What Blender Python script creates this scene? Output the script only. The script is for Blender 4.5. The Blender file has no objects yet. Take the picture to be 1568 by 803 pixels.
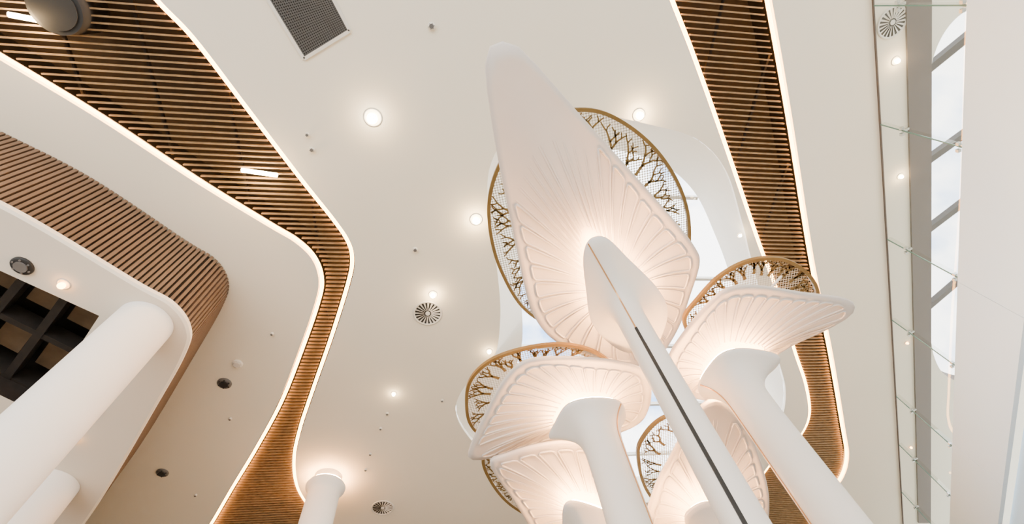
import bpy, bmesh, math, random
from mathutils import Vector, Matrix
random.seed(4)
scene = bpy.context.scene

# ------------------------------------------------------------------ survey / camera
F = 720.0            # focal length for a 1568 px wide survey frame
CAMZ = 1.6           # eye height
H = 8.4              # main ceiling, metres above the eye
HS = 6.9             # low soffit, metres above the eye
zc = Vector((-84, 391, -720)).normalized()
xc = Vector((391, 84, 0)).normalized()
yc = zc.cross(xc)
R = Matrix((xc, yc, zc))

def ray(px, py):
    return R @ Vector((px-784, 401.5-py, -F))

def U(px, py, h=H):
    r = ray(px, py)
    return Vector((r.x*h/r.z, r.y*h/r.z))

cam = bpy.data.cameras.new('camera')
cam.lens = 36*F/1568
cam.sensor_width = 36
cam.clip_end = 500
co = bpy.data.objects.new('camera', cam)
scene.collection.objects.link(co)
co.matrix_world = Matrix.Translation((0, 0, CAMZ)) @ R.to_4x4()
scene.camera = co

# ------------------------------------------------------------------ materials
def mat(name, col, rough=0.6, metal=0.0, var=0.04, scale=6.0, bump=0.0, emis=None, estr=0.0, spec=0.3):
    m = bpy.data.materials.new(name); m.use_nodes = True
    nt = m.node_tree; b = nt.nodes['Principled BSDF']
    tc = nt.nodes.new('ShaderNodeTexCoord')
    n = nt.nodes.new('ShaderNodeTexNoise'); n.inputs['Scale'].default_value = scale
    n.inputs['Detail'].default_value = 4
    nt.links.new(tc.outputs['Object'], n.inputs['Vector'])
    r = nt.nodes.new('ShaderNodeValToRGB')
    r.color_ramp.elements[0].position = .3; r.color_ramp.elements[1].position = .7
    r.color_ramp.elements[0].color = tuple(c*(1-var) for c in col)+(1,)
    r.color_ramp.elements[1].color = tuple(min(1, c*(1+var)) for c in col)+(1,)
    nt.links.new(n.outputs['Fac'], r.inputs['Fac'])
    nt.links.new(r.outputs['Color'], b.inputs['Base Color'])
    b.inputs['Roughness'].default_value = rough
    b.inputs['Metallic'].default_value = metal
    b.inputs['Specular IOR Level'].default_value = spec
    if bump:
        bp = nt.nodes.new('ShaderNodeBump'); bp.inputs['Strength'].default_value = bump
        bp.inputs['Distance'].default_value = .01
        nt.links.new(n.outputs['Fac'], bp.inputs['Height'])
        nt.links.new(bp.outputs['Normal'], b.inputs['Normal'])
    if emis:
        b.inputs['Emission Color'].default_value = emis+(1,)
        b.inputs['Emission Strength'].default_value = estr
    return m

M_ceil = mat('ceiling_plaster', (.84, .775, .63), .8, var=.012, scale=.6)
M_lip = mat('plaster_lip', (.88, .82, .70), .7, var=.01)
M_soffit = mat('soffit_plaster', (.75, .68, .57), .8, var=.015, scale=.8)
M_floor = mat('floor_terrazzo', (.52, .465, .375), .4, var=.06, scale=30)
M_white = mat('white_lacquer', (.84, .80, .74), .42, var=.012, scale=3)
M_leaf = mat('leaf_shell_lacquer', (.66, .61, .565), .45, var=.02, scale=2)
M_col = mat('column_paint', (.88, .87, .84), .5, var=.01, scale=2)
M_wood = mat('timber_slat', (.26, .165, .078), .5, var=.22, scale=9)
M_wood2 = mat('timber_batten', (.12, .08, .055), .55, var=.10, scale=3)
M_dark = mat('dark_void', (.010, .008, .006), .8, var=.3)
M_dark2 = mat('dark_backing', (.016, .012, .009), .8, var=.2)
M_black = mat('black_metal', (.02, .02, .02), .5)
M_grille = mat('grille_grey', (.13, .125, .12), .5)
M_metalw = mat('diffuser_white', (.72, .68, .6), .45)
M_gold = mat('brass_rim', (.21, .135, .045), .4, metal=.3, var=.08)
M_branch = mat('brass_branches', (.20, .13, .045), .5, metal=.2, var=.1)
M_brass = mat('copper_trim', (.60, .32, .13), .3, metal=.6)
M_frame = mat('window_frame_grey', (.06, .056, .052), .5)
M_beam = mat('bulkhead_taupe', (.11, .09, .078), .6)
M_span = mat('spandrel_white', (.74, .89, 1.0), .45, var=.005)
M_block = mat('light_block_paint', (.36, .29, .23), .7)  # dark beige, only for the added light-blocking walls
M_tan = mat('coffer_panel', (.16, .115, .075), .7, var=.15, scale=3)
M_led = mat('led_warm', (1, .7, .35), emis=(1, .45, .12), estr=30)
M_lamp = mat('lamp_warm', (1, .9, .7), emis=(1, .80, .52), estr=60)
M_bar = mat('lamp_bar', (1, .9, .7), emis=(1, .66, .30), estr=60)
M_glow = mat('canopy_light', (1, .8, .6), emis=(1, .48, .18), estr=560)
M_steel = mat('stainless_clip', (.6, .62, .62), .25, metal=.9)

def glass(name, tint, gl):
    m = bpy.data.materials.new(name); m.use_nodes = True
    nt = m.node_tree; nt.nodes.clear()
    o = nt.nodes.new('ShaderNodeOutputMaterial')
    mx = nt.nodes.new('ShaderNodeMixShader')
    t = nt.nodes.new('ShaderNodeBsdfTransparent'); t.inputs['Color'].default_value = tint+(1,)
    g = nt.nodes.new('ShaderNodeBsdfGlossy'); g.inputs['Roughness'].default_value = .02
    g.inputs['Color'].default_value = (.9, .92, .9, 1)
    mx.inputs['Fac'].default_value = gl
    nt.links.new(t.outputs[0], mx.inputs[1]); nt.links.new(g.outputs[0], mx.inputs[2])
    nt.links.new(mx.outputs[0], o.inputs['Surface'])
    return m
M_glass = glass('balustrade_glass', (.84, .85, .82), .10)
M_sglass = glass('skylight_glass', (.98, .99, 1), .03)
M_gedge = mat('glass_edge', (.10, .20, .17), .2)

def perforated(name):
    m = bpy.data.materials.new(name); m.use_nodes = True
    nt = m.node_tree; b = nt.nodes['Principled BSDF']; o = nt.nodes['Material Output']
    b.inputs['Base Color'].default_value = (.62, .56, .43, 1); b.inputs['Roughness'].default_value = .5
    tc = nt.nodes.new('ShaderNodeTexCoord')
    v = nt.nodes.new('ShaderNodeTexVoronoi'); v.voronoi_dimensions = '2D'
    v.inputs['Scale'].default_value = 26; v.inputs['Randomness'].default_value = 0
    nt.links.new(tc.outputs['Object'], v.inputs['Vector'])
    lt = nt.nodes.new('ShaderNodeMath'); lt.operation = 'LESS_THAN'; lt.inputs[1].default_value = .42
    nt.links.new(v.outputs['Distance'], lt.inputs[0])
    t = nt.nodes.new('ShaderNodeBsdfTransparent')
    mx = nt.nodes.new('ShaderNodeMixShader')
    nt.links.new(lt.outputs[0], mx.inputs['Fac'])
    nt.links.new(b.outputs[0], mx.inputs[1]); nt.links.new(t.outputs[0], mx.inputs[2])
    nt.links.new(mx.outputs[0], o.inputs['Surface'])
    return m
M_perf = perforated('perforated_screen')

# ------------------------------------------------------------------ mesh helpers
def empty(name, loc=(0, 0, 0)):
    e = bpy.data.objects.new(name, None); e.location = loc
    e.empty_display_size = .2
    scene.collection.objects.link(e); return e

def obj(name, bm, mats, parent=None, smooth=False):
    me = bpy.data.meshes.new(name)
    bmesh.ops.recalc_face_normals(bm, faces=bm.faces[:])
    bm.to_mesh(me); bm.free()
    if not isinstance(mats, (list, tuple)): mats = [mats]
    for m in mats: me.materials.append(m)
    if smooth:
        for p in me.polygons: p.use_smooth = True
    o = bpy.data.objects.new(name, me)
    scene.collection.objects.link(o)
    if parent:
        o.parent = parent
        o.matrix_parent_inverse = Matrix.Translation(-Vector(parent.location))
    return o

def zz(h): return h+CAMZ

def catmull(pts, n=8, closed=True):
    out = []; N = len(pts)
    rng = range(N) if closed else range(N-1)
    for i in rng:
        if closed:
            p0, p1, p2, p3 = pts[i-1], pts[i], pts[(i+1) % N], pts[(i+2) % N]
        else:
            p0 = pts[max(i-1, 0)]; p1 = pts[i]; p2 = pts[i+1]; p3 = pts[min(i+2, N-1)]
        for k in range(n):
            t = k/n
            out.append(.5*((2*p1)+(p2-p0)*t+(2*p0-5*p1+4*p2-p3)*t*t+(3*p1-p0-3*p2+p3)*t**3))
    if not closed: out.append(pts[-1].copy())
    return out

def hit(poly, c, a):
    d = Vector((math.cos(a), math.sin(a))); best = 0
    N = len(poly)
    for i in range(N):
        p = poly[i]-c; q = poly[(i+1) % N]-c; e = q-p
        den = d.x*e.y-d.y*e.x
        if abs(den) < 1e-9: continue
        t = (p.x*e.y-p.y*e.x)/den
        s = (p.x*d.y-p.y*d.x)/den
        if t > 0 and -1e-6 <= s <= 1+1e-6: best = max(best, t)
    return best

def inset(poly, d):
    N = len(poly); A = sum(poly[i].x*poly[(i+1) % N].y-poly[(i+1) % N].x*poly[i].y for i in range(N))
    sg = 1 if A > 0 else -1; out = []
    for i in range(N):
        t = poly[(i+1) % N]-poly[i-1]
        if t.length < 1e-9: out.append(poly[i]); continue
        t.normalize(); out.append(poly[i]+Vector((-t.y, t.x))*d*sg)
    return out

def box(bm, c, ax, ay, az, mi=0):
    vs = []
    for sx in (-1, 1):
        for sy in (-1, 1):
            for sz in (-1, 1):
                vs.append(bm.verts.new(c+ax*sx+ay*sy+az*sz))
    for f in ((0, 1, 3, 2), (4, 6, 7, 5), (0, 4, 5, 1), (2, 3, 7, 6), (0, 2, 6, 4), (1, 5, 7, 3)):
        fa = bm.faces.new([vs[i] for i in f]); fa.material_index = mi

def V3(p, z): return Vector((p.x, p.y, z))

def bar(bm, a, b, w, h, mi=0):
    d = b-a; L = d.length
    if L < 1e-6: return
    d.normalize(); s = d.cross(Vector((0, 0, 1)))
    if s.length < 1e-3: s = Vector((1, 0, 0))
    s.normalize(); u = s.cross(d)
    box(bm, (a+b)/2, d*(L/2), s*(w/2), u*(h/2), mi)

def cyl(bm, c, r0, r1, z0, z1, n=32, mi=0, cap=True):
    a = [bm.verts.new((c.x+r0*math.cos(2*math.pi*i/n), c.y+r0*math.sin(2*math.pi*i/n), z0)) for i in range(n)]
    b = [bm.verts.new((c.x+r1*math.cos(2*math.pi*i/n), c.y+r1*math.sin(2*math.pi*i/n), z1)) for i in range(n)]
    for i in range(n):
        f = bm.faces.new((a[i], a[(i+1) % n], b[(i+1) % n], b[i])); f.material_index = mi; f.smooth = True
    if cap:
        bm.faces.new(a).material_index = mi; bm.faces.new(b).material_index = mi

def lathe(bm, c, prof, n=40, mi=0):
    rings = []
    for r, z in prof:
        rings.append([bm.verts.new((c.x+r*math.cos(2*math.pi*i/n), c.y+r*math.sin(2*math.pi*i/n), z)) for i in range(n)])
    for a, b in zip(rings, rings[1:]):
        for i in range(n):
            f = bm.faces.new((a[i], a[(i+1) % n], b[(i+1) % n], b[i])); f.smooth = True; f.material_index = mi
    return rings

def tube(bm, pts, r, closed=False, n=6, mi=0):
    N = len(pts); rings = []
    for i, p in enumerate(pts):
        if closed: t = pts[(i+1) % N]-pts[i-1]
        else: t = pts[min(i+1, N-1)]-pts[max(i-1, 0)]
        t.normalize()
        s = t.cross(Vector((0, 0, 1)))
        if s.length < 1e-3: s = Vector((1, 0, 0))
        s.normalize(); u = s.cross(t)
        rings.append([bm.verts.new(p+s*r*math.cos(2*math.pi*k/n)+u*r*math.sin(2*math.pi*k/n)) for k in range(n)])
    for i in range(N if closed else N-1):
        a, b = rings[i], rings[(i+1) % N]
        for k in range(n):
            f = bm.faces.new((a[k], a[(k+1) % n], b[(k+1) % n], b[k])); f.smooth = True; f.material_index = mi

def wall_loop(bm, loop, z0, z1, closed=True, mi=0, loop2=None):
    l2 = loop2 or loop
    a = [bm.verts.new(V3(p, z0)) for p in loop]; b = [bm.verts.new(V3(p, z1)) for p in l2]
    N = len(loop)
    for i in range(N if closed else N-1):
        f = bm.faces.new((a[i], a[(i+1) % N], b[(i+1) % N], b[i])); f.material_index = mi; f.smooth = True

def flat_fill(name, outer, holes, z, m, parent=None, thick=0.0):
    cu = bpy.data.curves.new('tmp', 'CURVE'); cu.dimensions = '2D'; cu.fill_mode = 'BOTH'
    for lp in [outer]+holes:
        sp = cu.splines.new('POLY'); sp.points.add(len(lp)-1)
        for i, p in enumerate(lp): sp.points[i].co = (p.x, p.y, 0, 1)
        sp.use_cyclic_u = True
    cu.extrude = thick/2
    t = bpy.data.objects.new('tmp', cu); scene.collection.objects.link(t)
    bpy.context.view_layer.update()
    me = bpy.data.meshes.new_from_object(t.evaluated_get(bpy.context.evaluated_depsgraph_get()))
    bpy.data.objects.remove(t)
    me.name = name; me.materials.clear(); me.materials.append(m)
    me.transform(Matrix.Translation((0, 0, z+thick/2)))
    for p in me.polygons: p.use_smooth = False; p.material_index = 0
    o = bpy.data.objects.new(name, me); scene.collection.objects.link(o)
    if parent: o.parent = parent; o.matrix_parent_inverse = Matrix.Translation(-Vector(parent.location))
    return o

# ------------------------------------------------------------------ outlines
def L(pts, h=H, n=8, closed=True):
    return catmull([U(x, y, h) for x, y in pts], n, closed)

strip_left = L([(-40, -260), (110, -150), (195, -60), (245, 0), (300, 58), (380, 163), (465, 275), (515, 338), (537, 372), (543, 400),
                (537, 435), (512, 515), (482, 600), (462, 660), (453, 705), (457, 745), (474, 775), (495, 800), (500, 860),
                (400, 900), (270, 885), (320, 803), (352, 748), (388, 688), (427, 615), (460, 530), (482, 465), (488, 430), (478, 398), (452, 372), (410, 347), (300, 280), (150, 182),
                (0, 92), (-150, 5), (-300, -85), (-330, -240)])
strip_right = L([(985, -110), (1025, 0), (1060, 90), (1110, 230), (1160, 375), (1190, 455), (1215, 540), (1233, 595), (1237, 640), (1218, 676), (1180, 710),
                 (1150, 760), (1130, 830), (1180, 870), (1240, 820), (1262, 770), (1290, 735), (1300, 700), (1294, 655), (1275, 540),
                 (1247, 400), (1213, 180), (1182, 0), (1160, -110), (1075, -170)])
sky_lo = L([(748, 330), (752, 250), (800, 190), (900, 175), (1000, 192), (1070, 215), (1112, 262), (1135, 335), (1150, 395), (1170, 470),
            (1190, 545), (1203, 600), (1192, 650), (1145, 695), (1060, 750), (930, 780), (840, 765), (770, 720), (722, 675), (698, 632), (712, 592), (755, 550), (766, 490), (762, 420)])
sky_hi = L([(800, 520), (792, 400), (785, 300), (820, 240), (900, 225), (1000, 245), (1060, 290), (1095, 360), (1120, 430), (1150, 540),
            (1165, 620), (1130, 680), (1050, 715), (930, 735), (850, 720), (790, 660), (780, 600)], H+1.0)
sky_side = L([(1425, 140), (1432, 80), (1462, 30), (1510, 5), (1570, 10), (1600, 60), (1570, 300), (1530, 560), (1500, 588), (1462, 583),
              (1436, 560), (1424, 500), (1424, 320)])

# ------------------------------------------------------------------ floor, ceiling
outer = [Vector(p) for p in ((-24, -9), (24, -9), (24, 34), (-24, 34))]
bm = bmesh.new(); box(bm, Vector((0, 12.5, -.1)), Vector((24, 0, 0)), Vector((0, 21.5, 0)), Vector((0, 0, .1)))
obj('floor', bm, M_floor)
flat_fill('ceiling', outer, [strip_left, strip_right, sky_lo, sky_side], zz(H), M_ceil)
bm = bmesh.new(); box(bm, Vector((0, 34.1, 5)), Vector((24, 0, 0)), Vector((0, .1, 0)), Vector((0, 0, 5)))
obj('light_block_back', bm, M_block)  # out of view, added so the far ceiling gets less daylight
bm = bmesh.new(); box(bm, Vector((-24.1, 12.5, 5)), Vector((.1, 0, 0)), Vector((0, 21.5, 0)), Vector((0, 0, 5)))
obj('light_block_left', bm, M_block)  # out of view, added to shut out sky light from the left
# unseen panel behind the viewer, added to keep high sky off the ceiling
bm = bmesh.new(); box(bm, Vector((0, -9.1, 8.2)), Vector((24, 0, 0)), Vector((0, .1, 0)), Vector((0, 0, 1.8)))
obj('light_block_front', bm, M_block)

# ------------------------------------------------------------------ slatted recesses
PHI = math.radians(15)
D = Vector((math.cos(PHI), math.sin(PHI))); T = Vector((-D.y, D.x))
def slatted(name, loop, pitch=.097, depth=.75):
    e = empty(name, V3(sum(loop, Vector((0, 0)))/len(loop), zz(H)))
    bm = bmesh.new(); wall_loop(bm, loop, zz(H), zz(H)+.22)
    obj('recess_lip', bm, M_lip, e)
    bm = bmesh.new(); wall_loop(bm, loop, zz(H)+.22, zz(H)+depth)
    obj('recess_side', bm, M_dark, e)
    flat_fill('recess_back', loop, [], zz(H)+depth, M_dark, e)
    bm = bmesh.new(); tube(bm, [V3(p, zz(H)+.042) for p in inset(loop, .055)], .036, True)
    obj('led_strip', bm, M_led, e)
    ins = inset(loop, .125)
    ts = [p.dot(T) for p in ins]; t = min(ts)+.05; bm = bmesh.new()
    while t < max(ts):
        xs = []
        for i in range(len(ins)):
            a, b = ins[i], ins[(i+1) % len(ins)]; ta, tb = a.dot(T), b.dot(T)
            if (ta <= t) != (tb <= t): xs.append(a.dot(D)+(b.dot(D)-a.dot(D))*(t-ta)/(tb-ta))
        xs.sort()
        for s0, s1 in zip(xs[::2], xs[1::2]):
            if s1-s0 > .08:
                bar(bm, V3(D*s0+T*t, zz(H)+.085), V3(D*s1+T*t, zz(H)+.085), .024, .055)
        t += pitch
    obj('timber_slats', bm, M_wood, e)
    s_all = [p.dot(D) for p in ins]; s = min(s_all)+.4; bm = bmesh.new()
    while s < max(s_all):
        xs = []
        for i in range(len(ins)):
            a, b = ins[i], ins[(i+1) % len(ins)]; sa, sb = a.dot(D), b.dot(D)
            if (sa <= s) != (sb <= s): xs.append(a.dot(T)+(b.dot(T)-a.dot(T))*(s-sa)/(sb-sa))
        xs.sort()
        for t0, t1 in zip(xs[::2], xs[1::2]):
            if t1-t0 > .2: bar(bm, V3(D*s+T*t0, zz(H)+.16), V3(D*s+T*t1, zz(H)+.16), .04, .05)
        s += 1.1
    obj('carrier_rails', bm, M_dark2, e)
    return e
sl1 = slatted('slatted_ceiling_feature', strip_left)
sl2 = slatted('slatted_ceiling_feature', strip_right)

for (x, y) in ((397, 265), (48, 29)):
    c = U(x, y); e = empty('linear_ceiling_lamp', V3(c, zz(H)+.03)); bm = bmesh.new()
    d3 = Vector((math.cos(PHI+.12), math.sin(PHI+.12), 0))
    tube(bm, [V3(c, zz(H)+.015)+d3*k for k in (-.29, -.28, -.25, 0, .25, .28, .29)], .04, n=12)
    obj('diffuser', bm, M_bar, e)
    bm = bmesh.new(); bar(bm, V3(c, zz(H)+.05)-d3*.26, V3(c, zz(H)+.05)+d3*.26, .06, .02)
    obj('housing', bm, M_black, e)
    l = bpy.data.lights.new('lamp', 'POINT'); l.energy = 90; l.color = (1, .66, .32); l.shadow_soft_size = .1
    lo = bpy.data.objects.new('lamp', l); scene.collection.objects.link(lo); lo.parent = e; lo.location = (0, 0, -.2)
c = U(92, 12); bm = bmesh.new()
cyl(bm, c, .36, .36, zz(H)-.12, zz(H)+.5); cyl(bm, c, .30, .30, zz(H)-.14, zz(H)-.12)
obj('pendant_speaker', bm, M_black)

# ------------------------------------------------------------------ main skylight
e = empty('skylight', V3(U(960, 450), zz(H)))
cen = U(970, 450)
A = [cen+Vector((math.cos(a), math.sin(a)))*hit(sky_lo, cen, a) for a in [2*math.pi*i/128 for i in range(128)]]
B = [cen+Vector((math.cos(a), math.sin(a)))*hit(sky_hi, cen, a) for a in [2*math.pi*i/128 for i in range(128)]]
bm = bmesh.new(); wall_loop(bm, sky_lo, zz(H), zz(H)+.08); wall_loop(bm, A, zz(H)+.08, zz(H)+1.0, loop2=B)
obj('shaft_reveal', bm, M_lip, e)
flat_fill('glazing', B, [], zz(H)+1.05, M_sglass, e)
bm = bmesh.new()
def grid_bars(loop, d, t, sp, z, w, h):
    ss = [p.dot(t) for p in loop]; s = min(ss)+sp*.5
    while s < max(ss):
        xs = []
        for i in range(len(loop)):
            a, b = loop[i], loop[(i+1) % len(loop)]; sa, sb = a.dot(t), b.dot(t)
            if (sa <= s) != (sb <= s): xs.append(a.dot(d)+(b.dot(d)-a.dot(d))*(s-sa)/(sb-sa))
        xs.sort()
        for t0, t1 in zip(xs[::2], xs[1::2]):
            bar(bm, V3(t*s+d*t0, z), V3(t*s+d*t1, z), w, h)
        s += sp
grid_bars(B, D, T, 2.1, zz(H)+1.12, .07, .1)
obj('glazing_bars', bm, M_metalw, e)

# ------------------------------------------------------------------ glass screen wall on the right, side skylight
w0, w1 = U(1335, 0), U(1376, 700)
wd = (w1-w0).normalized(); wn = Vector((wd.y, -wd.x))
def Wl(px, py):      # survey point on the wall plane -> (distance along, height above eye)
    r = ray(px, py); t = w0.dot(wn)/(r.x*wn.x+r.y*wn.y)
    return (Vector((r.x*t, r.y*t))-w0).dot(wd), r.z*t
HG = 6.6
e = empty('glass_balustrade', V3(w0+wd*8, zz(HG)))
js = sorted([Wl(x, y)[0] for x, y in ((1345, 190), (1355, 365), (1365, 490), (1375, 610), (1380, 685), (1386, 760))])
edges = [-7, js[0]-2.2*2, js[0]-2.2]+js+[js[-1]+2.6, js[-1]+5.2, js[-1]+12]
bmg = bmesh.new(); bme = bmesh.new(); bmc = bmesh.new()
for a, b in zip(edges, edges[1:]):
    pa, pb = w0+wd*(a+.012), w0+wd*(b-.012)
    bmg.faces.new([bmg.verts.new(v) for v in (V3(pa, zz(HG)), V3(pb, zz(HG)), V3(pb, zz(H)-.01), V3(pa, zz(H)-.01))])
for j in edges[1:-1]:
    p = w0+wd*j
    bar(bme, V3(p, zz(HG)), V3(p, zz(H)-.01), .014, .02)
    bmg.faces.new([bmg.verts.new(v) for v in (V3(p, zz(HG)), V3(p+wn*.10, zz(HG)), V3(p+wn*.10, zz(H)-.01), V3(p, zz(H)-.01))])
    for hh in (HG+.15, H-.55):
        for s in (-.06, .06):
            c = p+wd*s
            box(bmc, V3(c-wn*.02, zz(hh)), V3(wd, 0)*.026, V3(wn, 0)*.026, Vector((0, 0, .026)))
        box(bmc, V3(p+wn*.05, zz(hh)), V3(wd, 0)*.02, V3(wn, 0)*.05, Vector((0, 0, .02)))
obj('glass_panels', bmg, M_glass, e); obj('glass_joints', bme, M_gedge, e); obj('spider_clips', bmc, M_steel, e)
bm = bmesh.new(); bar(bm, V3(w0+wd*-7, zz(H)-.025), V3(w0+wd*30, zz(H)-.025), .02, .035); obj('head_channel', bm, M_beam, e)

bm = bmesh.new()
a, b = w0+wd*-7, w0+wd*30
jj = [-7]+[Wl(1470, 425)[0]+k for k in (0, 5, 10, 15)]+[30]
for q0, q1 in zip(jj, jj[1:]):
    pa, pb = w0+wd*(q0+.006)-wn*.06, w0+wd*(q1-.006)-wn*.06
    m = (V3(pa, 0)+V3(pb, 0))/2
    box(bm, Vector((m.x, m.y, zz((5.42+HG)/2))), V3(wd, 0)*((pb-pa).length/2), V3(wn, 0)*.05, Vector((0, 0, (HG-5.42)/2-.005)))
obj('wall_right', bm, M_span)
bm = bmesh.new()
m = (a+b)/2
box(bm, Vector((m.x+wn.x*.25, m.y+wn.y*.25, zz(5.42)/2)), V3(wd, 0)*18.5, V3(wn, 0)*.1, Vector((0, 0, zz(5.42)/2)))
obj('wall_lower', bm, M_span)

e = empty('side_skylight', V3(U(1500, 300), zz(H)))
bm = bmesh.new(); wall_loop(bm, sky_side, zz(H), zz(H)+.35); obj('reveal', bm, M_beam, e)
flat_fill('glazing', sky_side, [], zz(H)+.37, M_sglass, e)
bm = bmesh.new()
for (x, y, x2, y2) in ((1425, 122, 1487, 72), (1425, 262, 1487, 218), (1422, 372, 1478, 330), (1425, 490, 1470, 452)):
    p = U(x, y); q = U(x2, y2); d = q-p
    bar(bm, V3(p-d*.02, zz(H)+.3), V3(p+d*2.2, zz(H)+.3), .15, .12)
obj('mullions', bm, M_frame, e)
bm = bmesh.new()
p, q = U(1384, -40), U(1405, 800)
p2, q2 = U(1424, -40), U(1424, 800)
vs = [V3(v, zz(H)-.04) for v in (p, q, q2, p2)]+[V3(v, zz(H)-.003) for v in (p, q, q2, p2)]
v = [bm.verts.new(x) for x in vs]
for f in ((0, 1, 2, 3), (0, 4, 5, 1), (1, 5, 6, 2), (2, 6, 7, 3), (3, 7, 4, 0), (4, 7, 6, 5)): bm.faces.new([v[i] for i in f])
obj('trim_1', bm, M_beam)

# ------------------------------------------------------------------ batten bulkhead + low soffit on the left
path0 = catmull([U(x, y) for x, y in ((-330, 32), (-150, 122), (0, 198), (140, 270), (285, 366), (332, 396), (352, 430), (345, 465), (304, 538), (210, 692), (122, 805), (42, 905))], 10, False)
def off(pts, k):
    out = []
    for i, p in enumerate(pts):
        d = (pts[min(i+1, len(pts)-1)]-pts[max(i-1, 0)]).normalized()
        out.append(p+Vector((d.y, -d.x))*k)
    return out
path = off(path0, -.085)       # backing face, battens project to the hall side
e = empty('batten_bulkhead', V3(path[40], zz(HS)))
bm = bmesh.new(); wall_loop(bm, path, zz(HS), zz(H)-.004, closed=False); obj('backing', bm, M_dark2, e)
lens = [0]
for p, q in zip(path, path[1:]): lens.append(lens[-1]+(q-p).length)
def at(s):
    for i in range(len(path)-1):
        if lens[i+1] >= s:
            d = path[i+1]-path[i]
            return path[i]+d*((s-lens[i])/max(1e-6, lens[i+1]-lens[i])), d.normalized()
    return path[-1], (path[-1]-path[-2]).normalized()
bm = bmesh.new(); s = .05
while s < lens[-1]:
    p, d = at(s); n = Vector((d.y, -d.x))
    box(bm, V3(p+n*.035, zz((H+HS)/2)), V3(d, 0)*.025, V3(n, 0)*.03, Vector((0, 0, (H-HS)/2-.005)))
    s += .08
obj('battens', bm, M_wood2, e)
LZ = HS-.10
lipo = off(path, .075); shift = off(path, .035)
bm = bmesh.new(); wall_loop(bm, lipo, zz(LZ)+.03, zz(HS), closed=False)
wall_loop(bm, lipo, zz(HS), zz(HS), closed=False, loop2=path)
wall_loop(bm, shift, zz(LZ), zz(LZ)+.03, closed=False, loop2=lipo)
obj('lip', bm, M_lip, e)
coffer = [U(x, y, LZ) for x, y in ((-120, 360), (152, 484), (55, 632), (-260, 480))]
poly = shift+[Vector((-23.9, shift[-1].y+6)), Vector((-23.9, shift[0].y-2))]
flat_fill('soffit', poly, [coffer], zz(LZ), M_soffit, e)
e = empty('ceiling_coffer', V3(coffer[1], zz(LZ)))
bm = bmesh.new(); wall_loop(bm, coffer, zz(LZ), zz(LZ)+1.1)
for f in bm.faces: f.smooth = False
obj('coffer_side', bm, M_dark2, e)
flat_fill('coffer_back', coffer, [], zz(LZ)+1.1, M_dark, e)
bm = bmesh.new()
c0, c1, c2, c3 = coffer
nx, ny = 4, 2
def CQ(u, v): return (c1.lerp(c0, u)).lerp(c2.lerp(c3, u), v)
for i in range(nx+1):
    bar(bm, V3(CQ(i/nx, 0), zz(LZ)+.45), V3(CQ(i/nx, 1), zz(LZ)+.45), .12, .3)
for j in range(ny+1):
    bar(bm, V3(CQ(0, j/ny), zz(LZ)+.45), V3(CQ(1, j/ny), zz(LZ)+.45), .12, .28)
obj('coffer_beams', bm, M_dark2, e)
bm = bmesh.new()
for i in range(nx):
    for j in range(ny):
        q = [V3(CQ((i+a)/nx, (j+b)/ny), zz(LZ)+.62) for a, b in ((.2, .2), (.8, .2), (.8, .8), (.2, .8))]
        bm.faces.new([bm.verts.new(v) for v in q])
obj('coffer_panels', bm, M_tan, e)

# ------------------------------------------------------------------ columns
def column(c, h, r, glow=False):
    e = empty('round_column', V3(c, 0)); bm = bmesh.new()
    lathe(bm, c, [(r, 0), (r, zz(h)-.12), (r, zz(h)-.003)] if not glow else [(r, 0), (r, zz(h)-.55), (r*1.0, zz(h)-.5), (r*1.08, zz(h)-.42), (r*1.25, zz(h)-.34), (r*1.27, zz(h)-.30), (r*1.2, zz(h)-.26), (r*.9, zz(h)-.25), (r*.9, zz(h)-.003)], 64)
    obj('shaft', bm, M_col, e)
    bm = bmesh.new(); lathe(bm, c, [(r*1.0, 0), (r*1.06, 0), (r*1.06, .12), (r, .13)], 48); obj('base_ring', bm, M_steel, e)
    if glow:
        bm = bmesh.new(); tube(bm, [Vector((c.x+r*1.1*math.cos(a), c.y+r*1.1*math.sin(a), zz(h)-.23)) for a in [2*math.pi*i/40 for i in range(40)]], .008, True)
        obj('halo_led', bm, M_glow, e)
column(U(223, 494, LZ), LZ, .41)
column(U(83, 741, LZ), LZ, .43)
column(U(503, 731, H), H, .38, True)

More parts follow.
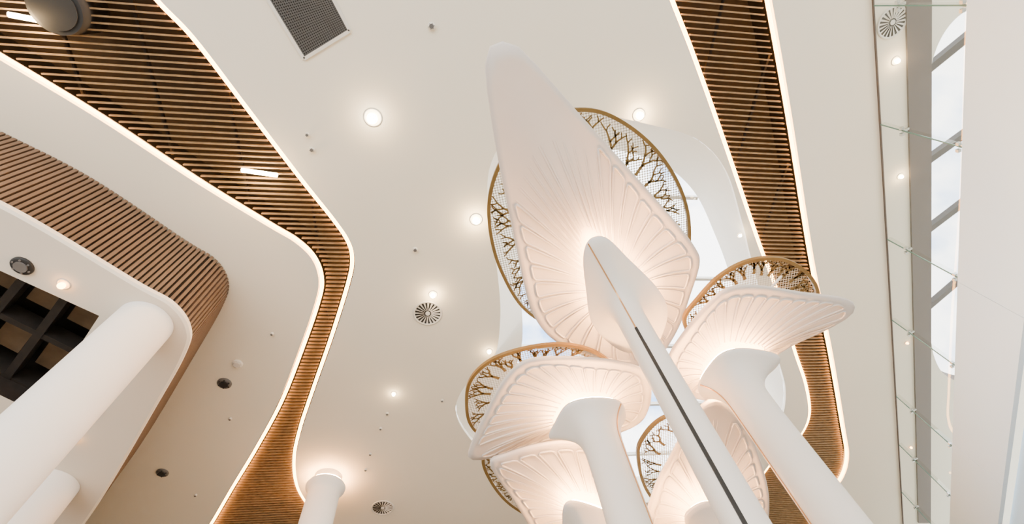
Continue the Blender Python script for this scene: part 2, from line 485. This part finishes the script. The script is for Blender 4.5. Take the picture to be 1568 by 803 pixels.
# ------------------------------------------------------------------ tree canopies
def tree(axis, hc, cap_px, leaf_px, delta, r, flare, scr_px, hs, nr=24, seam=None):
    c = U(axis[0], axis[1], hc)
    e = empty('tree_canopy_column', V3(c, 0))
    cap = L(cap_px, hc); leaf = L(leaf_px, hc+delta)
    N = 144; ang = [2*math.pi*i/N for i in range(N)]
    rcap = [hit(cap, c, a) for a in ang]; rleaf = [hit(leaf, c, a) for a in ang]
    def P(a, rr, h): return Vector((c.x+rr*math.cos(a), c.y+rr*math.sin(a), zz(h)))
    def loft(bm, rings, capend=True):
        rs = [[bm.verts.new(v) for v in rg] for rg in rings]
        for A_, B_ in zip(rs, rs[1:]):
            for i in range(N):
                f = bm.faces.new((A_[i], A_[(i+1) % N], B_[(i+1) % N], B_[i])); f.smooth = True
        if capend: bm.faces.new(rs[0]); bm.faces.new(rs[-1])
    def rad(i, h):
        if h <= hc-flare: return r
        u = (h-(hc-flare))/flare
        g = .10*u*u+.90*max(0, (u-.5)/.5)**3.0
        return r+(rcap[i]-r)*g
    hsamp = [-CAMZ, -.5, 1, hc-flare]+[hc-flare+flare*k/34 for k in range(1, 35)]
    rings = [[P(ang[i], rad(i, h), h) for i in range(N)] for h in hsamp]
    rings.append([P(ang[i], rcap[i]+.006, hc+.02) for i in range(N)])
    rings.append([P(ang[i], rcap[i]+.0, hc+.045) for i in range(N)])
    rings.append([P(ang[i], rcap[i]*.94, hc+.055) for i in range(N)])
    rings.append([P(ang[i], rcap[i]*.3, hc+.055) for i in range(N)])
    bm = bmesh.new(); loft(bm, rings); obj('trunk', bm, M_white, e)
    def SR(rc_, rl, u): return rc_*.4+(rl-rc_*.4)*u
    def SZ(u): return hc+.18+(delta-.18)*(1-(1-u)**1.9)
    rings = [[P(ang[i], SR(rcap[i], rleaf[i], u), SZ(u)) for i in range(N)] for u in [k/16 for k in range(17)]]
    rings.append([P(ang[i], rleaf[i]+.02, hc+delta+.03) for i in range(N)])
    rings.append([P(ang[i], rleaf[i]+.005, hc+delta+.065) for i in range(N)])
    rings.append([P(ang[i], rleaf[i]*.9, hc+delta+.085) for i in range(N)])
    rings.append([P(ang[i], rcap[i]*.4, hc+delta+.02) for i in range(N)])
    bm = bmesh.new(); loft(bm, rings); obj('leaf_canopy', bm, M_leaf, e)
    per = [0]
    lp = [P(ang[i], rleaf[i], 0) for i in range(N)]
    for i in range(N): per.append(per[-1]+(lp[(i+1) % N]-lp[i]).length)
    def angat(s):
        s %= per[-1]
        for i in range(N):
            if per[i+1] >= s: return ang[i]+(2*math.pi/N)*(s-per[i])/(per[i+1]-per[i])
        return 0
    # raised panel ribs, stopping a constant margin inside the rim; open-ended towards the long tip
    bm = bmesh.new(); st = per[-1]/nr
    def S(a, u, dz=.006):
        aa = a % (2*math.pi)
        return P(a, SR(hit(cap, c, aa), hit(leaf, c, aa), u), SZ(u)-dz)
    def umax(a):
        rl = hit(leaf, c, a % (2*math.pi))
        return (1-.16/rl, False) if rl < 2.0 else (min(1-.16/rl, (1.75+.2*(rl-2))/rl), True)
    for k in range(nr):
        a0, a1 = angat(k*st+.1*st), angat(k*st+.9*st)
        if a1 < a0: a1 += 2*math.pi
        (u0, o0), (u1, o1) = umax(a0), umax(a1)
        l0 = [(a0, .2+(u0-.02-.2)*q/12) for q in range(13)]
        l1 = [(a1, u1-.02-(u1-.02-.2)*q/12) for q in range(13)]
        if o0 or o1:
            for ln in (l0, l1[::-1]):
                tube(bm, [S(a_, u_, .006-.018*max(0, (q-6)/6)) for q, (a_, u_) in enumerate(ln)], .015)
        else:
            arc = [(a0+(a1-a0)*q/6, u0+(u1-u0)*q/6) for q in range(1, 6)]
            tube(bm, [S(a_, u_) for a_, u_ in l0+arc+l1], .015)
    obj('panel_ribs', bm, M_leaf, e)
    bm = bmesh.new(); tube(bm, [P(ang[i], rcap[i]*.9, hc+.075) for i in range(0, N, 3)], .014, True)
    obj('canopy_light_ring', bm, M_glow, e)
    bm = bmesh.new(); cyl(bm, c, .07, .07, zz(hc)+.03, zz(hc+delta)+.02); obj('spigot', bm, M_white, e)
    a = math.atan2(-c.y, -c.x)+math.radians(seam or 0)
    ii = min(range(N), key=lambda i: abs(((ang[i]-a+math.pi) % (2*math.pi))-math.pi))
    bmA = bmesh.new(); bmB = bmesh.new()
    for bmx, h0, h1, n_ in ((bmA, 0.3, hc-flare*.75, 14), (bmB, hc-flare*.75, hc, 26)):
        hh = [h0+(h1-h0)*k/n_ for k in range(n_+1)]
        for p0, p1 in zip(hh, hh[1:]):
            bar(bmx, P(ang[ii], rad(ii, p0), p0), P(ang[ii], rad(ii, p1), p1), .016 if (bmx is bmB or seam) else .032, .014)
    obj('slot', bmA, M_brass if seam else M_black, e); obj('slot_trim', bmB, M_brass, e)
    sc = L(scr_px, hs); sc_c = sum(sc, Vector((0, 0)))/len(sc)
    bm = bmesh.new(); cv = bm.verts.new(V3(sc_c, zz(hs)+.03)); vv = [bm.verts.new(V3(p, zz(hs)+.03)) for p in inset(sc, .03)]
    for i in range(len(vv)): bm.faces.new((cv, vv[i], vv[(i+1) % len(vv)]))
    obj('perforated_panel', bm, M_perf, e)
    bm = bmesh.new(); i2 = inset(sc, .05)
    wall_loop(bm, sc, zz(hs)-.01, zz(hs)+.045); wall_loop(bm, i2, zz(hs)-.01, zz(hs)+.045)
    wall_loop(bm, sc, zz(hs)-.01, zz(hs)-.01, loop2=i2); wall_loop(bm, sc, zz(hs)+.045, zz(hs)+.045, loop2=i2)
    obj('screen_rim', bm, M_gold, e)
    bm = bmesh.new()
    def Q(a, s): return sc_c+Vector((math.cos(a), math.sin(a)))*hit(sc, sc_c, a % (2*math.pi))*s
    def strip(p, q, w0_, w1_):
        d = (q-p)
        if d.length < 1e-5: return
        n = Vector((-d.y, d.x)).normalized()
        z = zz(hs)+.018
        bm.faces.new([bm.verts.new(V3(v, z)) for v in (p+n*w0_, q+n*w1_, q-n*w1_, p-n*w0_)])
    def branch(a, s, da, ds, w, lv):
        p = Q(a, s); a1 = a+da; s1 = s+ds
        if s1 > .965: s1 = .965
        q = Q(a1, s1); m = (p+q)/2+Vector((random.uniform(-1, 1), random.uniform(-1, 1)))*.018
        strip(p, m, w, w*.9); strip(m, q, w*.9, w*.8)
        if lv == 0 or s1 >= .96: return
        sp = random.uniform(.022, .05)
        branch(a1, s1, da*.3+sp, ds*random.uniform(.6, .95), w*.75, lv-1)
        branch(a1, s1, da*.3-sp, ds*random.uniform(.6, .95), w*.75, lv-1)
    nb = 26
    for k in range(nb):
        a = 2*math.pi*(k+random.uniform(-.2, .2))/nb
        branch(a, random.uniform(.58, .68), random.uniform(-.03, .03), .10, .026, 3)
    obj('branch_pattern', bm, M_branch, e)
    bm = bmesh.new()
    for k in range(4):
        a = math.pi/4+k*math.pi/2
        tube(bm, [P(a, .35, hc+delta+.03), V3(sc_c+Vector((math.cos(a), math.sin(a)))*.55, zz(hs)+.03)], .018)
    obj('screen_struts', bm, M_white, e)
    return e

tree((946, 452), 5.0,
     [(915, 364), (900, 374), (894, 402), (899, 450), (906, 492), (928, 522), (962, 541), (1000, 532), (1016, 508), (1022, 474), (1006, 442), (962, 397), (934, 369)],
     [(770, 66), (750, 76), (744, 106), (750, 160), (765, 250), (786, 350), (803, 430), (818, 482), (850, 522), (910, 552), (968, 562), (1008, 548), (1038, 505), (1058, 450), (1071, 405), (1063, 380), (1030, 338), (960, 258), (880, 168), (800, 78)],
     .6, .165, 1.2,
     [(905, 166), (960, 188), (1010, 232), (1045, 290), (1058, 350), (1050, 420), (1015, 480), (950, 515), (870, 510), (805, 478), (765, 415), (747, 345), (752, 280), (785, 215), (840, 175)],
     6.4, nr=36)
tree((912, 646), 4.25,
     [(842, 673), (850, 652), (866, 626), (890, 615), (925, 613), (950, 618), (958, 632), (952, 652), (915, 664), (870, 672)],
     [(719, 692), (723, 705), (745, 704), (790, 692), (850, 678), (920, 672), (975, 652), (994, 625), (996, 590), (984, 568), (940, 556), (880, 551), (825, 552), (795, 562), (768, 592), (740, 645)],
     .5, .235, .95,
     [(712, 612), (720, 580), (750, 552), (800, 534), (860, 527), (915, 540), (950, 575), (945, 625), (890, 668), (815, 685), (745, 672), (718, 650)],
     5.5, nr=32, seam=65)
tree((1120, 578), 4.35,
     [(1071, 600), (1078, 578), (1102, 548), (1130, 537), (1165, 539), (1193, 547), (1190, 562), (1165, 582), (1125, 602), (1085, 612)],
     [(1026, 552), (1050, 512), (1090, 465), (1120, 444), (1165, 441), (1230, 451), (1292, 459), (1309, 470), (1300, 486), (1262, 508), (1205, 535), (1150, 575), (1100, 612), (1055, 608), (1030, 585)],
     .5, .235, .95,
     [(1046, 492), (1070, 455), (1105, 420), (1150, 398), (1200, 396), (1238, 417), (1255, 450), (1245, 490), (1200, 525), (1130, 540), (1070, 530)],
     5.45, nr=32, seam=-65)
tree((912, 806), 4.0,
     [(862, 790), (868, 774), (885, 772), (925, 785), (948, 800), (955, 825), (930, 842), (885, 838), (865, 815)],
     [(752, 715), (775, 700), (830, 684), (885, 680), (930, 690), (962, 740), (985, 790), (995, 840), (960, 880), (890, 875), (830, 830), (790, 772)],
     .5, .22, .9,
     [(738, 700), (775, 672), (850, 660), (915, 680), (950, 730), (950, 785), (900, 815), (840, 805), (785, 778), (752, 742)],
     5.1, nr=32, seam=60)
tree((1096, 812), 3.9,
     [(1050, 800), (1060, 782), (1085, 772), (1115, 780), (1140, 800), (1135, 830), (1105, 848), (1065, 835)],
     [(990, 815), (1004, 752), (1030, 700), (1055, 655), (1080, 622), (1108, 618), (1140, 650), (1165, 710), (1178, 780), (1160, 850), (1090, 885), (1020, 868)],
     .5, .22, .9,
     [(975, 700), (985, 668), (1015, 640), (1065, 628), (1120, 645), (1158, 690), (1168, 740), (1150, 790), (1100, 815), (1035, 800), (990, 755)],
     5.2, nr=28, seam=60)

# ------------------------------------------------------------------ ceiling fittings
def diffuser(x, y, r=.31, h=H):
    c = U(x, y, h); z = zz(h); e = empty('swirl_diffuser', V3(c, z))
    bm = bmesh.new(); lathe(bm, c, [(r, z-.002), (r, z-.012), (r*.93, z-.02), (r*.86, z-.012), (r*.86, z-.004)], 40); obj('flange', bm, M_metalw, e)
    bm = bmesh.new(); cyl(bm, c, r*.87, r*.87, z-.006, z-.003, 40); obj('throat', bm, M_black, e)
    bm = bmesh.new()
    for k in range(20):
        a = 2*math.pi*k/20; d = Vector((math.cos(a), math.sin(a))); n = Vector((-d.y, d.x))
        p = [c+d*r*.24-n*.006, c+d*r*.86-n*r*.065, c+d*r*.86+n*r*.065, c+d*r*.24+n*.006]
        bm.faces.new([bm.verts.new(V3(v, z-.010-(.008 if i > 1 else 0))) for i, v in enumerate(p)])
    cyl(bm, c, r*.16, r*.16, z-.022, z-.005, 20)
    obj('vanes', bm, M_metalw, e)
diffuser(655, 480); diffuser(586, 778); diffuser(1366, 34, .27)

def downlight(x, y, h=H, r=.07, power=25, strong=True):
    c = U(x, y, h); z = zz(h); e = empty('ceiling_downlight', V3(c, z))
    bm = bmesh.new(); lathe(bm, c, [(r*1.3, z-.002), (r*1.3, z-.01), (r*1.1, z-.014), (r, z-.004)], 28); obj('bezel', bm, M_metalw, e)
    bm = bmesh.new(); bmesh.ops.create_uvsphere(bm, u_segments=16, v_segments=8, radius=r*.75, matrix=Matrix.Translation((c.x, c.y, z-r*.8)))
    obj('bulb', bm, M_lamp if strong else M_led, e, True)
    if power:
        l = bpy.data.lights.new('lamp', 'POINT'); l.energy = power; l.color = (1, .66, .32); l.shadow_soft_size = .04
        lo = bpy.data.objects.new('lamp', l); scene.collection.objects.link(lo); lo.parent = e; lo.location = (0, 0, -.17)
downlight(571, 180, r=.12, power=60); downlight(978, 176, r=.09, power=28); downlight(729, 336, r=.095, power=32)
downlight(663, 451, r=.07, power=14); downlight(749, 538, r=.055, power=6); downlight(603, 603, r=.05, power=5)
downlight(1371, 93, r=.06, power=8); downlight(1378, 270, r=.05, power=6); downlight(1132, 360, r=.045, power=4)
for x, y in ((1388, 525), (1394, 685), (1300, 778), (1306, 776)):
    downlight(x, y, r=.04, power=0, strong=False)
downlight(98, 435, h=LZ, r=.07, power=0, strong=False); downlight(115, 672, h=LZ, r=.06, power=0, strong=False)

def puck(name, x, y, r, h, m, m2):
    c = U(x, y, h); z = zz(h)-.002; e = empty(name, V3(c, z))
    bm = bmesh.new(); lathe(bm, c, [(r, z), (r, z-.02), (r*.9, z-.035), (r*.6, z-.04)], 28); obj('rim', bm, m, e)
    bm = bmesh.new(); cyl(bm, c, r*.6, r*.55, z-.055, z-.02, 20)
    for k in range(6):
        a = k*math.pi/3
        cyl(bm, c+Vector((math.cos(a), math.sin(a)))*r*.75, r*.1, r*.1, z-.05, z-.02, 8)
    obj('core', bm, m2, e)
puck('ceiling_speaker', 344, 587, .15, H, M_grille, M_black)
puck('ceiling_speaker', 249, 724, .14, H, M_grille, M_black)
puck('ceiling_speaker', 35, 407, .15, LZ, M_black, M_grille)
puck('smoke_detector', 364, 557, .11, H, M_metalw, M_metalw)
puck('smoke_detector', 661, 40, .06, H, M_metalw, M_grille)
puck('smoke_detector', 636, 382, .05, H, M_metalw, M_grille)
puck('smoke_detector', 478, 229, .045, H, M_metalw, M_grille)
for x, y in ((471, 206), (417, 511), (353, 641), (560, 719), (677, 613), (300, 758), (593, 633), (583, 656), (567, 695)):
    puck('sprinkler_head', x, y, .035, H, M_metalw, M_grille)
puck('sprinkler_head', 147, 626, .05, LZ, M_metalw, M_black)

g = [U(x, y) for x, y in ((404, -12), (466, 90), (536, 47), (497, -28))]
e = empty('air_grille', V3(g[1], zz(H)))
flat = bmesh.new(); flat.faces.new([flat.verts.new(V3(v, zz(H)-.006)) for v in g]); obj('backing', flat, M_black, e)
bm = bmesh.new(); ng = 26
for i in range(ng+1):
    u = i/ng
    bar(bm, V3(g[0].lerp(g[3], u), zz(H)-.015), V3(g[1].lerp(g[2], u), zz(H)-.015), .012, .01)
    bar(bm, V3(g[0].lerp(g[1], u), zz(H)-.015), V3(g[3].lerp(g[2], u), zz(H)-.015), .012, .01)
obj('bars', bm, M_grille, e)
bm = bmesh.new()
for i in range(4): bar(bm, V3(g[i], zz(H)-.014), V3(g[(i+1) % 4], zz(H)-.014), .05, .022)
obj('frame', bm, M_metalw, e)

# ------------------------------------------------------------------ sky
w = bpy.data.worlds.new('world'); scene.world = w; w.use_nodes = True
nt = w.node_tree; bg = nt.nodes['Background']
tc = nt.nodes.new('ShaderNodeTexCoord'); n = nt.nodes.new('ShaderNodeTexNoise'); n.inputs['Scale'].default_value = 4; n.inputs['Detail'].default_value = 6
r = nt.nodes.new('ShaderNodeValToRGB')
r.color_ramp.elements[0].position = .36; r.color_ramp.elements[0].color = (.18, .35, .65, 1)
r.color_ramp.elements[1].position = .47; r.color_ramp.elements[1].color = (1, .99, .97, 1)
nt.links.new(tc.outputs['Generated'], n.inputs['Vector']); nt.links.new(n.outputs['Fac'], r.inputs['Fac'])
nt.links.new(r.outputs['Color'], bg.inputs['Color']); bg.inputs['Strength'].default_value = 7.6
